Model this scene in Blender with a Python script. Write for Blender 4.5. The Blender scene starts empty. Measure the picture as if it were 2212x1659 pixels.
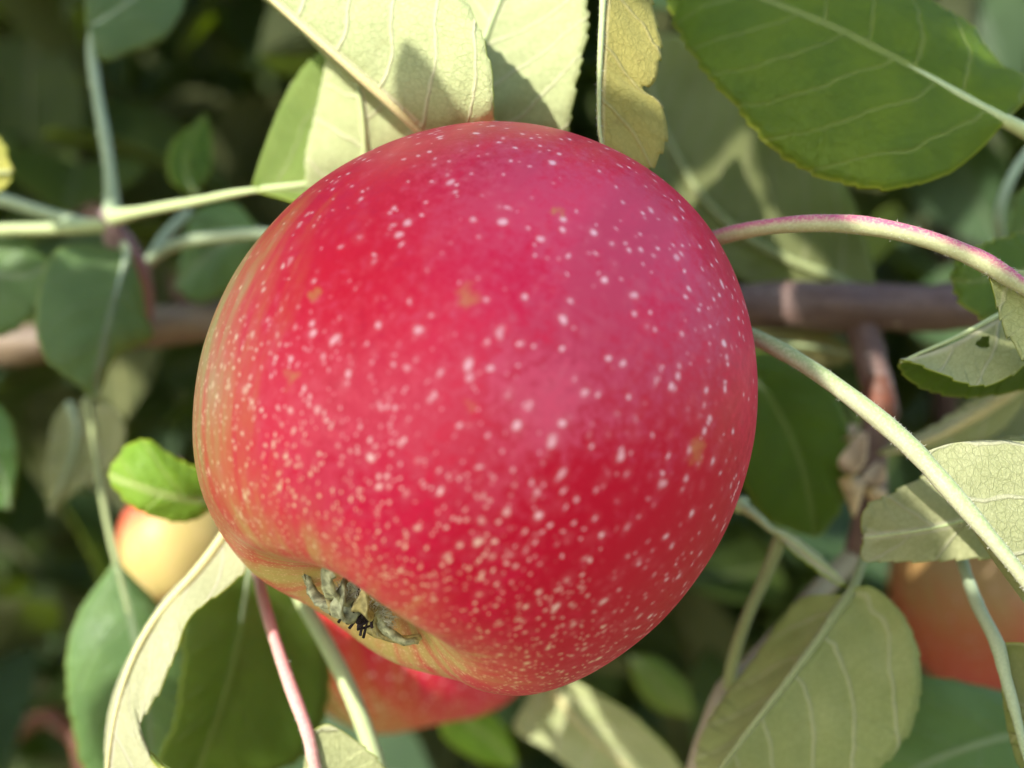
import bpy, math, random
import numpy as np
from mathutils import Vector, Matrix

random.seed(7)
RNG = np.random.default_rng(7)
sc = bpy.context.scene
COL = sc.collection

# ------------------------------------------------------------------ camera
LENS = 35.0
EYE = Vector((0.0, 0.0, 1.5))
cam_d = bpy.data.cameras.new("camera")
cam = bpy.data.objects.new("camera", cam_d)
COL.objects.link(cam)
cam.location = EYE
cam.rotation_euler = (math.radians(90), 0, 0)
cam_d.lens = LENS
cam_d.sensor_width = 36.0
cam_d.clip_start = 0.005
cam_d.clip_end = 3000
cam_d.dof.use_dof = True
cam_d.dof.focus_distance = 0.130
cam_d.dof.aperture_fstop = 9.0
sc.camera = cam

# ------------------------------------------------------------------ sky, sun, exposure
SUN = Vector((-0.57, -0.64, 0.52)).normalized()        # towards the sun: behind the camera, to the left, up
w = bpy.data.worlds.new("World")
sc.world = w
w.use_nodes = True
wn = w.node_tree.nodes
wn.clear()
sky = wn.new("ShaderNodeTexSky")
sky.sky_type = 'NISHITA'
sky.sun_disc = False
sky.sun_elevation = math.asin(SUN.z)
sky.sun_rotation = math.atan2(SUN.x, SUN.y)
bg = wn.new("ShaderNodeBackground")
bg.inputs[1].default_value = 0.15
wo = wn.new("ShaderNodeOutputWorld")
w.node_tree.links.new(sky.outputs[0], bg.inputs[0])
w.node_tree.links.new(bg.outputs[0], wo.inputs[0])
sd = bpy.data.lights.new("sun", 'SUN')
sd.energy = 3.6
sd.angle = math.radians(0.5)
sd.color = (1.0, 0.95, 0.86)
so = bpy.data.objects.new("sun", sd)
so.rotation_euler = (-SUN).to_track_quat('-Z', 'Y').to_euler()
so.location = (0, 0, 5)
COL.objects.link(so)

sc.view_settings.view_transform = 'Standard'
sc.view_settings.look = 'None'
sc.view_settings.gamma = 1
sc.view_settings.use_curve_mapping = False
sc.view_settings.exposure = 1.40
sc.render.engine = 'CYCLES'
cy = sc.cycles
cy.use_denoising = True
cy.max_bounces = 10
cy.diffuse_bounces = 5
cy.transmission_bounces = 6
cy.glossy_bounces = 3
cy.caustics_reflective = False
cy.caustics_refractive = False
cy.sample_clamp_indirect = 6

# ------------------------------------------------------------------ helpers
FPX = LENS / 36.0 * 2212.0


def P(x, y, d):
    """A point of the place: seen at x, y of a 2212 px wide frame, d millimetres deep."""
    d = d * 0.001
    return np.array((EYE.x + (x - 1106) / FPX * d, EYE.y + d, EYE.z - (y - 829.5) / FPX * d))


def cr(pts, n):
    """n+1 points on a Catmull-Rom curve through pts, evenly spaced by length."""
    p = np.array(pts, float)
    if len(p) == 2:
        t = np.linspace(0, 1, n + 1)[:, None]
        return p[0] * (1 - t) + p[1] * t
    q = np.vstack([2 * p[0] - p[1], p, 2 * p[-1] - p[-2]])
    out = []
    for i in range(1, len(q) - 2):
        a, b, c, d = q[i - 1:i + 3]
        t = np.linspace(0, 1, 24, endpoint=False)[:, None]
        out.append(0.5 * (2 * b + (c - a) * t + (2 * a - 5 * b + 4 * c - d) * t ** 2 + (3 * b - a - 3 * c + d) * t ** 3))
    out = np.vstack(out + [p[-1:]])
    s = np.r_[0, np.cumsum(np.linalg.norm(np.diff(out, axis=0), axis=1))]
    u = np.linspace(0, s[-1], n + 1)
    return np.stack([np.interp(u, s, out[:, k]) for k in range(p.shape[1])], 1)


def unit(v):
    return v / np.maximum(np.linalg.norm(v, axis=-1, keepdims=True), 1e-12)


def mk(name, verts, faces, mats, parent=None, smooth=True, midx=None):
    me = bpy.data.meshes.new(name)
    me.from_pydata([tuple(v) for v in verts], [], [tuple(f) for f in faces])
    for m in mats:
        me.materials.append(m)
    if midx is not None:
        me.polygons.foreach_set("material_index", np.array(midx, dtype=np.int32))
    me.polygons.foreach_set("use_smooth", np.full(len(me.polygons), smooth))
    me.update()
    return link(name, me, parent)


def link(name, me, parent=None):
    o = bpy.data.objects.new(name, me)
    COL.objects.link(o)
    if parent is not None:
        o.parent = parent
        o.matrix_parent_inverse = Matrix.Identity(4)
    return o


def tag(o, label=None, cat=None, group=None, kind=None):
    for k, v in (("label", label), ("category", cat), ("group", group), ("kind", kind)):
        if v:
            o[k] = v
    return o


def thing(name, label, cat, loc=(0, 0, 0), group=None):
    o = bpy.data.objects.new(name, None)
    o.empty_display_size = 0.01
    o.location = loc
    COL.objects.link(o)
    return tag(o, label, cat, group)


def fattr(me, name, vals):
    a = me.attributes.new(name, 'FLOAT', 'POINT')
    a.data.foreach_set("value", np.asarray(vals, dtype=np.float32).ravel())


def vattr(me, name, vals):
    a = me.attributes.new(name, 'FLOAT_VECTOR', 'POINT')
    a.data.foreach_set("vector", np.asarray(vals, dtype=np.float32).ravel())


def tube_data(path, radii, sides=10, wob=0.0):
    path = np.asarray(path, float)
    n = len(path)
    radii = np.interp(np.linspace(0, 1, n), np.linspace(0, 1, len(radii)), radii)
    tan = unit(np.gradient(path, axis=0))
    up = np.array((0, 0, 1.0))
    if abs(tan[0] @ up) > 0.9:
        up = np.array((1.0, 0, 0))
    vs, fs, side = [], [], []
    a = unit(np.cross(tan[0], up))
    for i in range(n):
        a = unit(a - tan[i] * (a @ tan[i]))
        b = np.cross(a, tan[i])
        for k in range(sides):
            th = 2 * math.pi * k / sides
            dirv = a * math.cos(th) + b * math.sin(th)
            r = radii[i] * (1 + wob * math.sin(3 * th + i * 0.9) * 0.5 + wob * RNG.normal() * 0.3)
            vs.append(path[i] + dirv * r)
            side.append(dirv[2])
    for i in range(n - 1):
        for k in range(sides):
            k2 = (k + 1) % sides
            fs.append((i * sides + k, i * sides + k2, (i + 1) * sides + k2, (i + 1) * sides + k))
    vs += [path[0] - tan[0] * radii[0] * .5, path[-1] + tan[-1] * radii[-1] * .5]
    side += [0, 0]
    c0, c1 = len(vs) - 2, len(vs) - 1
    for k in range(sides):
        k2 = (k + 1) % sides
        fs.append((c0, k2, k))
        fs.append((c1, (n - 1) * sides + k, (n - 1) * sides + k2))
    al = np.r_[np.repeat(np.linspace(0, 1, n), sides), 0, 1]
    return np.array(vs), fs, np.array(side), al


def tube(name, path, radii, mat, parent, sides=10, wob=0.0):
    vs, fs, side, al = tube_data(path, radii, sides, wob)
    o = mk(name, vs, fs, [mat], parent)
    fattr(o.data, "side", side)
    fattr(o.data, "along", al)
    return o


def fuzz(name, path, radii, mat, parent, n, ln=0.00042, w0=0.000022):
    path = np.asarray(path)
    m = len(path)
    radii = np.interp(np.linspace(0, 1, m), np.linspace(0, 1, len(radii)), radii)
    tan = unit(np.gradient(path, axis=0))
    vs, fs = [], []
    for _ in range(n):
        i = RNG.integers(0, m - 1)
        f = RNG.random()
        p = path[i] * (1 - f) + path[i + 1] * f
        d = RNG.normal(size=3)
        d = unit(d - tan[i] * (d @ tan[i]))
        q = p + d * radii[i] * .95
        g = unit(d + tan[i] * RNG.normal() * .5 + RNG.normal(size=3) * .25)
        l = ln * RNG.uniform(.4, 1.2)
        sx = unit(np.cross(g, RNG.normal(size=3))) * w0
        k = len(vs)
        mid = q + g * l * .55
        tip = q + g * l + RNG.normal(size=3) * l * .2
        vs += [q - sx, q + sx, mid + sx * .7, mid - sx * .7, tip]
        fs += [(k, k + 1, k + 2, k + 3), (k + 3, k + 2, k + 4)]
    o = mk(name, vs, fs, [mat], parent)
    o["kind"] = "stuff"
    return o


# ------------------------------------------------------------------ materials
class NT:
    def __init__(self, name):
        self.m = bpy.data.materials.new(name)
        self.m.use_nodes = True
        self.n = self.m.node_tree.nodes
        self.l = self.m.node_tree.links
        self.n.clear()
        self.out = self.n.new("ShaderNodeOutputMaterial")

    def node(self, t, ins=None, **kw):
        nd = self.n.new(t)
        for k, v in kw.items():
            setattr(nd, k, v)
        for k, v in (ins or {}).items():
            self.set(nd.inputs[k], v)
        return nd

    def set(self, sock, v):
        if isinstance(v, bpy.types.NodeSocket):
            self.l.new(v, sock)
        else:
            if isinstance(v, (tuple, list)) and sock.type == 'RGBA' and len(v) == 3:
                v = (*v, 1)
            sock.default_value = v

    def math(self, op, a, b=0.0, c=0.0, clamp=False):
        nd = self.node("ShaderNodeMath", {0: a, 1: b, 2: c}, operation=op)
        nd.use_clamp = clamp
        return nd.outputs[0]

    def vmath(self, op, a, b=(0, 0, 0), scale=None):
        nd = self.node("ShaderNodeVectorMath", {0: a, 1: b}, operation=op)
        if scale is not None:
            self.set(nd.inputs["Scale"], scale)
        return nd.outputs["Value"] if op in ('LENGTH', 'DISTANCE', 'DOT_PRODUCT') else nd.outputs["Vector"]

    def ss(self, v, a, b, lo=0.0, hi=1.0):
        nd = self.node("ShaderNodeMapRange", {0: v, 1: a, 2: b, 3: lo, 4: hi}, interpolation_type='SMOOTHSTEP')
        return nd.outputs[0]

    def mix(self, f, a, b, blend='MIX'):
        nd = self.n.new("ShaderNodeMix")
        nd.data_type = 'RGBA'
        nd.blend_type = blend
        self.set(nd.inputs[0], f)
        self.set(nd.inputs[6], a)
        self.set(nd.inputs[7], b)
        return nd.outputs[2]

    def noise(self, vec, scale, detail=3.0, rough=0.5, col=False):
        nd = self.node("ShaderNodeTexNoise", {"Vector": vec, "Scale": scale, "Detail": detail, "Roughness": rough})
        return nd.outputs[1 if col else 0]

    def vor(self, vec, scale, feature='F1', dim='3D', rnd=1.0):
        nd = self.n.new("ShaderNodeTexVoronoi")
        nd.voronoi_dimensions = dim
        nd.feature = feature
        self.set(nd.inputs["Vector"], vec)
        self.set(nd.inputs["Scale"], scale)
        self.set(nd.inputs["Randomness"], rnd)
        return nd

    def attr(self, name, what="Fac"):
        return self.node("ShaderNodeAttribute", attribute_name=name).outputs[what]

    def bump(self, h, dist, strength=1.0):
        return self.node("ShaderNodeBump", {"Height": h, "Distance": dist, "Strength": strength}).outputs[0]

    def coords(self):
        return self.n.new("ShaderNodeTexCoord")


def leaf_mat(name, base, dark, vein, trans, tfac, rough, spec, under, vstr=0.5, spots=0.0, margin=None, ret=0.42):
    """One side of an apple leaf. attribute 'met' = (along, across, half width) in centimetres, across signed."""
    t = NT(name)
    met = t.attr("met", "Vector")
    sx = t.node("ShaderNodeSeparateXYZ", {0: met})
    al, ac, edge = sx.outputs[0], sx.outputs[1], sx.outputs[2]
    aab = t.math('ABSOLUTE', ac)
    rnd = t.node("ShaderNodeObjectInfo").outputs["Random"]
    wob = t.noise(met, 1.1, 2)
    wv = t.math('MULTIPLY_ADD', wob, 0.36, -0.18)
    sgn = t.math('SIGN', ac)
    # side veins leave the midrib and sweep towards the tip
    k = t.math('SUBTRACT', al, t.math('MULTIPLY', aab, 0.62))
    k = t.math('SUBTRACT', k, t.math('MULTIPLY', t.math('MULTIPLY', aab, aab), 0.16))
    k = t.math('ADD', t.math('ADD', k, wv), t.math('MULTIPLY', sgn, 0.19))
    fr = t.math('FRACT', t.math('MULTIPLY_ADD', k, 1.25, 9.3))
    dist = t.math('MULTIPLY', t.math('ABSOLUTE', t.math('SUBTRACT', fr, 0.5)), 0.8)
    v2 = t.ss(dist, 0.012, 0.045, 1, 0)
    v1 = t.ss(aab, 0.045, 0.085, 1, 0)
    # fine net of small veins
    wc = t.noise(met, 6.0, 2, col=True)
    mv = t.vmath('ADD', t.vmath('MULTIPLY', met, (1, 1, 0)), t.vmath('SCALE', wc, scale=0.10))
    e1 = t.vor(mv, 8.0, 'DISTANCE_TO_EDGE').outputs["Distance"]
    e2 = t.vor(mv, 19.0, 'DISTANCE_TO_EDGE').outputs["Distance"]
    r1 = t.ss(e1, 0.0, 0.075, 1, 0)
    r2 = t.ss(e2, 0.0, 0.11, 1, 0)
    net = t.math('MAXIMUM', r1, t.math('MULTIPLY', r2, 0.55))
    big = t.noise(met, 0.9, 4, 0.6)
    fine = t.noise(met, 22.0, 3, 0.6)
    c = t.mix(t.ss(big, 0.32, 0.68), dark, base)
    c = t.mix(t.ss(fine, 0.3, 0.75, 0, 0.35), c, tuple(min(1, x * 1.5 + .02) for x in base))
    netc = tuple(x * (0.62 if under else 0.8) for x in dark)
    c = t.mix(t.math('MULTIPLY', net, ret), c, netc)
    vm = t.math('MAXIMUM', t.math('MULTIPLY', v2, vstr), v1)
    c = t.mix(t.math('MULTIPLY', vm, 0.85), c, vein)
    if spots:
        sp = t.noise(t.vmath('ADD', met, (5.1, 2.2, 0)), 1.7, 5, 0.65)
        c = t.mix(t.ss(sp, 0.60, 0.74, 0, spots), c, (0.20, 0.13, 0.05))
    if margin:  # paler leaf edge, with sunlight glowing through the rim painted in
        rim = t.math('SUBTRACT', edge, aab)
        c = t.mix(t.ss(rim, 0.0, 0.07, 0.9, 0), c, margin)
    hsv = t.node("ShaderNodeHueSaturation", {"Hue": t.math('MULTIPLY_ADD', rnd, 0.03, 0.485), "Saturation": t.math('MULTIPLY_ADD', rnd, 0.2, 0.9),
                                            "Value": t.math('MULTIPLY_ADD', rnd, 0.3, 0.85), "Color": c})
    c = hsv.outputs[0]
    h = t.math('ADD', t.math('MULTIPLY', net, 0.25 if under else -0.35), t.math('MULTIPLY', v2, 1.0 if under else -1.0))
    h = t.math('ADD', h, t.math('MULTIPLY', fine, 0.5 if under else 0.25))
    b = t.bump(h, 0.00034, 0.7)
    ins = {"Base Color": c, "Roughness": rough, "Specular IOR Level": spec, "Normal": b}
    p = t.node("ShaderNodeBsdfPrincipled", ins)
    if under:
        p.inputs["Sheen Weight"].default_value = 0.06
        p.inputs["Sheen Roughness"].default_value = 0.5
    tc = t.mix(t.math('MULTIPLY', vm, 0.5), trans, tuple(x * .7 for x in trans))
    tr = t.node("ShaderNodeBsdfTranslucent", {"Color": tc})
    ms = t.node("ShaderNodeMixShader", {0: tfac, 1: p.outputs[0], 2: tr.outputs[0]})
    t.l.new(ms.outputs[0], t.out.inputs[0])
    return t.m


TR = (0.62, 0.78, 0.12)
UP_DARK = leaf_mat("leaf_top_dark", (0.066, 0.118, 0.016), (0.036, 0.076, 0.012), (0.17, 0.22, 0.06), TR, 0.40, 0.42, 0.28, False, 0.30, 0, (0.30, 0.34, 0.06))
UP_MID = leaf_mat("leaf_top_mid_green", (0.120, 0.170, 0.014), (0.058, 0.105, 0.012), (0.28, 0.32, 0.10), TR, 0.42, 0.42, 0.25, False, 0.6, 0.12, (0.42, 0.46, 0.06))
UP_BLUE = leaf_mat("leaf_top_blue_green", (0.108, 0.205, 0.070), (0.066, 0.145, 0.048), (0.25, 0.33, 0.18), TR, 0.35, 0.38, 0.32, False, 0.30, 0, (0.20, 0.27, 0.06))
UP_LIME = leaf_mat("leaf_top_lime", (0.19, 0.29, 0.055), (0.13, 0.23, 0.035), (0.36, 0.42, 0.16), (0.72, 0.85, 0.16), 0.45, 0.48, 0.3, False, 0.45, 0, (0.4, 0.45, 0.06))
UN_PALE = leaf_mat("leaf_underside_pale", (0.38, 0.405, 0.20), (0.31, 0.34, 0.15), (0.53, 0.53, 0.34), TR, 0.32, 0.75, 0.2, True, 0.75, 0.25)
UN_CREAM = leaf_mat("leaf_underside_cream", (0.39, 0.405, 0.225), (0.32, 0.345, 0.175), (0.53, 0.50, 0.35), (0.75, 0.80, 0.25), 0.22, 0.75, 0.2, True, 0.75, 0.15)
UN_OLIVE = leaf_mat("leaf_underside_olive", (0.25, 0.25, 0.105), (0.19, 0.20, 0.08), (0.40, 0.39, 0.20), TR, 0.40, 0.75, 0.2, True, 0.8, 0.35)
UN_SHADE = leaf_mat("leaf_underside_green_olive", (0.21, 0.24, 0.085), (0.15, 0.18, 0.06), (0.36, 0.38, 0.18), TR, 0.40, 0.7, 0.2, True, 0.9, 0.15)
UN_SAGE = leaf_mat("leaf_underside_sage", (0.33, 0.335, 0.155), (0.26, 0.275, 0.115), (0.48, 0.47, 0.28), TR, 0.38, 0.7, 0.2, True, 1.0, 0.3)
UN_YELLOW = leaf_mat("leaf_underside_yellowing", (0.38, 0.34, 0.10), (0.28, 0.27, 0.08), (0.52, 0.46, 0.22), (0.75, 0.7, 0.15), 0.38, 0.75, 0.2, True, 0.45, 0.5, None, 0.25)


def stalk_mat(name, low, high, hi_bias=0.0, rough=0.6, patch=0.4):
    t = NT(name)
    co = t.coords().outputs["Object"]
    n1 = t.noise(co, 300, 4)
    n2 = t.noise(co, 2500, 2)
    s = t.math('ADD', t.attr("side"), t.math('MULTIPLY_ADD', n1, patch * 2, hi_bias - patch))
    c = t.mix(t.ss(s, -0.25, 0.6), low, high)
    c = t.mix(t.ss(n2, 0.4, 0.7, 0, 0.4), c, tuple(min(1, x * 1.25 + 0.05) for x in low))
    p = t.node("ShaderNodeBsdfPrincipled", {"Base Color": c, "Roughness": rough, "Specular IOR Level": 0.3,
                                            "Normal": t.bump(n2, 0.0001, 0.5)})
    p.inputs["Sheen Weight"].default_value = 0.1
    t.l.new(p.outputs[0], t.out.inputs[0])
    return t.m


ST_GREEN = stalk_mat("stalk_green", (0.38, 0.44, 0.20), (0.36, 0.44, 0.22))
ST_GREY = stalk_mat("stalk_grey_green", (0.27, 0.34, 0.19), (0.30, 0.37, 0.24))
ST_OLIVE = stalk_mat("stalk_olive", (0.22, 0.25, 0.10), (0.21, 0.25, 0.10))
ST_PINK = stalk_mat("stalk_pink", (0.36, 0.38, 0.20), (0.40, 0.085, 0.155), 0.02, .6, .10)
ST_ROSE = stalk_mat("stalk_rose", (0.48, 0.30, 0.24), (0.52, 0.22, 0.22), 0.0)
ST_WHITE = stalk_mat("stalk_white_green", (0.33, 0.35, 0.21), (0.24, 0.31, 0.13), 0.0)
ST_CREAM = stalk_mat("stalk_cream", (0.48, 0.42, 0.20), (0.44, 0.43, 0.20), 0.0)


def bark_mat(name, a, b, sc_=1.0):
    t = NT(name)
    co = t.coords().outputs["Object"]
    n1 = t.noise(t.vmath('MULTIPLY', co, (40, 160, 160)), 2.0 * sc_, 5, 0.6)
    n2 = t.noise(co, 900 * sc_, 4, 0.6)
    c = t.mix(t.ss(n1, 0.35, 0.65), a, b)
    le = t.vor(t.vmath('MULTIPLY', co, (170, 300, 300)), 1.0, 'F1').outputs["Distance"]
    c = t.mix(t.ss(le, 0.08, 0.18, 0.7, 0), c, (0.38, 0.30, 0.24))
    c = t.mix(t.ss(n2, 0.4, 0.75, 0, 0.5), c, tuple(x * 0.55 for x in a))
    p = t.node("ShaderNodeBsdfPrincipled", {"Base Color": c, "Roughness": 0.55, "Specular IOR Level": 0.4,
                                            "Normal": t.bump(t.math('ADD', n1, n2), 0.0005, 0.6)})
    t.l.new(p.outputs[0], t.out.inputs[0])
    return t.m


BARK = bark_mat("bark_purple_brown", (0.12, 0.068, 0.055), (0.18, 0.115, 0.095))
BARK_TAN = bark_mat("bark_tan", (0.20, 0.145, 0.095), (0.15, 0.11, 0.08))
BARK_RED = bark_mat("bark_red_brown", (0.17, 0.045, 0.018), (0.11, 0.05, 0.03))


def plain(name, col, rough=0.8, var=0.3, scale=800, spec=0.2, bump=0.0002):
    t = NT(name)
    co = t.coords().outputs["Object"]
    n = t.noise(co, scale, 4)
    c = t.mix(t.ss(n, 0.3, 0.7), tuple(x * (1 - var) for x in col), tuple(min(1, x * (1 + var)) for x in col))
    p = t.node("ShaderNodeBsdfPrincipled", {"Base Color": c, "Roughness": rough, "Specular IOR Level": spec, "Normal": t.bump(n, bump, 0.6)})
    t.l.new(p.outputs[0], t.out.inputs[0])
    return t.m


FUZZ = plain("white_hairs", (0.50, 0.49, 0.42), 0.9, 0.05)
FUZZ_GREY = plain("grey_hairs", (0.55, 0.56, 0.46), 0.9, 0.05)
SEPAL = plain("dry_sepal", (0.40, 0.41, 0.25), 0.9, 0.45, 1100)
SEPAL_TAN = plain("tan_sepal", (0.42, 0.36, 0.16), 0.9, 0.4, 1100)
STAMEN = plain("blackened_stamens", (0.025, 0.017, 0.02), 0.8, 0.5, 1500)
HUSK = plain("dry_bud_husk", (0.52, 0.40, 0.25), 0.8, 0.35, 300)
SOIL = plain("orchard_soil", (0.055, 0.047, 0.030), 0.95, 0.5, 9, 0.1, 0.01)


def apple_mat(name, ax_left, red=1.0, russet=(), green_amt=(0.54, 1.02), tint=None, soft=1.0, reflection_patches=()):
    """Skin of an apple; object coordinates in metres / 0.0386 are kept in attribute 'nrm' (unit sized)."""
    t = NT(name)
    q = t.attr("nrm", "Vector")
    ln = t.attr("lent", "Vector")
    ax = t.attr("axial")
    st = t.attr("streak", "Vector")
    s1 = t.noise(st, 2.2, 5, 0.62)
    s2 = t.noise(st, 7.0, 4, 0.6)
    m1 = t.noise(q, 2.0, 4, 0.5)
    m2 = t.noise(q, 26.0, 4, 0.65)
    m3 = t.noise(q, 80.0, 3, 0.6)
    cr_ = t.mix(t.ss(m1, 0.35, 0.65), (0.60, 0.006, 0.050), (0.70, 0.012, 0.056))
    cr_ = t.mix(t.ss(s1, 0.40, 0.70, 0, 0.75), cr_, (0.50, 0.002, 0.030))
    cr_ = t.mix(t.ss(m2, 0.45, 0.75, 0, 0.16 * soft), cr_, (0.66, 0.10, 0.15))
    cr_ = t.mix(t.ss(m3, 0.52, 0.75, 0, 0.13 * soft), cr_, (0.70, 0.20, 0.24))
    for (dv, a0, a1, amt, colr) in reflection_patches:  # bloom with the sky's sheen, and a dark reflection band, painted into the skin
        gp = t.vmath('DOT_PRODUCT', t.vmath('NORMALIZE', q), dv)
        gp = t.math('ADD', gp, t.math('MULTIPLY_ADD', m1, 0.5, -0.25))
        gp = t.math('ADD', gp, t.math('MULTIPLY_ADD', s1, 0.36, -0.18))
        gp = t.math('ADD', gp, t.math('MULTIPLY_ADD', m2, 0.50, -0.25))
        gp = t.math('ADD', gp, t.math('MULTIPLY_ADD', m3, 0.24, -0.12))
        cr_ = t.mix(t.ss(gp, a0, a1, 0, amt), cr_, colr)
    # side that never saw the sun: orange, then yellow green
    g = t.vmath('DOT_PRODUCT', t.vmath('NORMALIZE', q), ax_left)
    g = t.math('ADD', g, t.math('MULTIPLY_ADD', s1, 0.5, -0.25))
    g = t.math('ADD', g, t.math('MULTIPLY_ADD', s2, 0.5, -0.25))
    lo, hi = green_amt
    c = t.mix(t.ss(g, lo, lo + (hi - lo) * .55, 0, 0.9), cr_, (0.60, 0.11, 0.045))
    c = t.mix(t.ss(g, lo + (hi - lo) * .4, hi, 0, 0.95), c, (0.42, 0.36, 0.12))
    # basin round the calyx
    bz = t.math('ADD', ax, t.math('MULTIPLY_ADD', s1, 0.26, -0.13))
    bz = t.math('ADD', bz, t.math('MULTIPLY_ADD', s2, 0.09, -0.045))
    bz = t.math('ADD', bz, t.math('MULTIPLY_ADD', m1, 0.34, -0.18))
    c = t.mix(t.ss(bz, 0.74, 0.92, 0, 0.6), c, (0.66, 0.12, 0.08))
    c = t.mix(t.ss(bz, 0.84, 0.98, 0, 0.85), c, (0.52, 0.46, 0.14))
    # lenticels: pale pores, smaller and closer near the calyx
    def pores(vec, scale, r0, r1, dens):
        v = t.vor(vec, scale)
        rr = t.node("ShaderNodeSeparateColor", {0: v.outputs["Color"]})
        size = t.math('MULTIPLY_ADD', rr.outputs[0], r1 - r0, r0)
        f = t.math('SUBTRACT', 1.0, t.ss(t.math('DIVIDE', v.outputs["Distance"], size), 0.30, 1.0))
        halo = t.math('SUBTRACT', 1.0, t.ss(t.math('DIVIDE', v.outputs["Distance"], size), 0.6, 2.3))
        keep = t.math('LESS_THAN', rr.outputs[1], dens)
        br = t.math('MULTIPLY_ADD', rr.outputs[2], 0.5, 0.5)
        core = t.math('SUBTRACT', 1.0, t.ss(t.math('DIVIDE', v.outputs["Distance"], size), 0.0, 0.28))
        core = t.math('MULTIPLY', core, t.math('GREATER_THAN', rr.outputs[2], 0.86))
        kb = t.math('MULTIPLY', keep, br)
        return t.math('MULTIPLY', f, kb), t.math('MULTIPLY', halo, kb), t.math('MULTIPLY', core, keep)
    lw = t.vmath('ADD', ln, t.vmath('SCALE', t.noise(q, 14.0, 2, col=True), scale=0.04))
    near = t.ss(ax, 0.15, 0.60)
    a, ah, ac_ = pores(lw, 14.5, 0.13, 0.29, 1.0)
    b, bh, bc = pores(t.vmath('ADD', lw, (3.3, 1.7, 0.4)), 21.0, 0.11, 0.26, 0.95)
    d_, dh, dc = pores(t.vmath('ADD', lw, (1.3, 4.7, 2.4)), 25.0, 0.16, 0.30, 0.95)
    e_, eh, ec = pores(t.vmath('ADD', lw, (7.1, 2.7, 5.4)), 34.0, 0.20, 0.36, 1.0)
    e_ = t.math('MULTIPLY', e_, t.ss(t.math('ADD', ax, t.math('MULTIPLY', g, 0.25)), 0.40, 0.75))
    d_ = t.math('MAXIMUM', t.math('MULTIPLY', d_, near), e_)
    f = t.math('MAXIMUM', t.math('MAXIMUM', a, b), d_)
    ha = t.math('MAXIMUM', ah, bh)
    pc = t.mix(t.ss(t.math('MAXIMUM', bz, g), 0.45, 0.85), (0.90, 0.54, 0.56), (0.82, 0.62, 0.36))
    c = t.mix(t.math('MULTIPLY', ha, 0.13), c, (0.75, 0.25, 0.28))
    c = t.mix(t.math('MULTIPLY', f, 0.95), c, pc)
    c = t.mix(t.math('MULTIPLY', ac_, 0.6), c, (0.42, 0.22, 0.08))
    for (px, py, pz, rad, amt) in russet:
        dd = t.vmath('DISTANCE', t.vmath('ADD', q, t.vmath('SCALE', t.vmath('SUBTRACT', t.noise(q, 22.0, 3, col=True), (.5, .5, .5)), scale=0.09)), (px, py, pz))
        c = t.mix(t.ss(dd, rad * .3, rad, amt, 0), c, (0.52, 0.24, 0.07))
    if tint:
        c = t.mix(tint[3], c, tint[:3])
    h = t.math('ADD', t.math('MULTIPLY', m3, 0.3), t.math('MULTIPLY', f, 0.5))
    h = t.math('ADD', h, t.math('MULTIPLY', m2, 0.6))
    p = t.node("ShaderNodeBsdfPrincipled", {
        "Base Color": c, "Roughness": t.math('MULTIPLY_ADD', m2, 0.2, 0.32), "Specular IOR Level": 0.22,
        "Normal": t.bump(h, 0.00010, 0.35), "Sheen Weight": 0.02, "Sheen Roughness": 0.45, "Sheen Tint": (1.0, 0.80, 0.86, 1)})
    t.l.new(p.outputs[0], t.out.inputs[0])
    return t.m


# ------------------------------------------------------------------ apples
PROF = [(0, -.60), (.06, -.66), (.14, -.76), (.24, -.87), (.36, -.915), (.52, -.89), (.70, -.76), (.86, -.53), (.965, -.26),
        (1.0, .0), (.985, .22), (.92, .45), (.80, .67), (.66, .82), (.52, .885), (.41, .893), (.31, .865), (.21, .815), (.12, .770), (.05, .760), (0, .760)]


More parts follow.
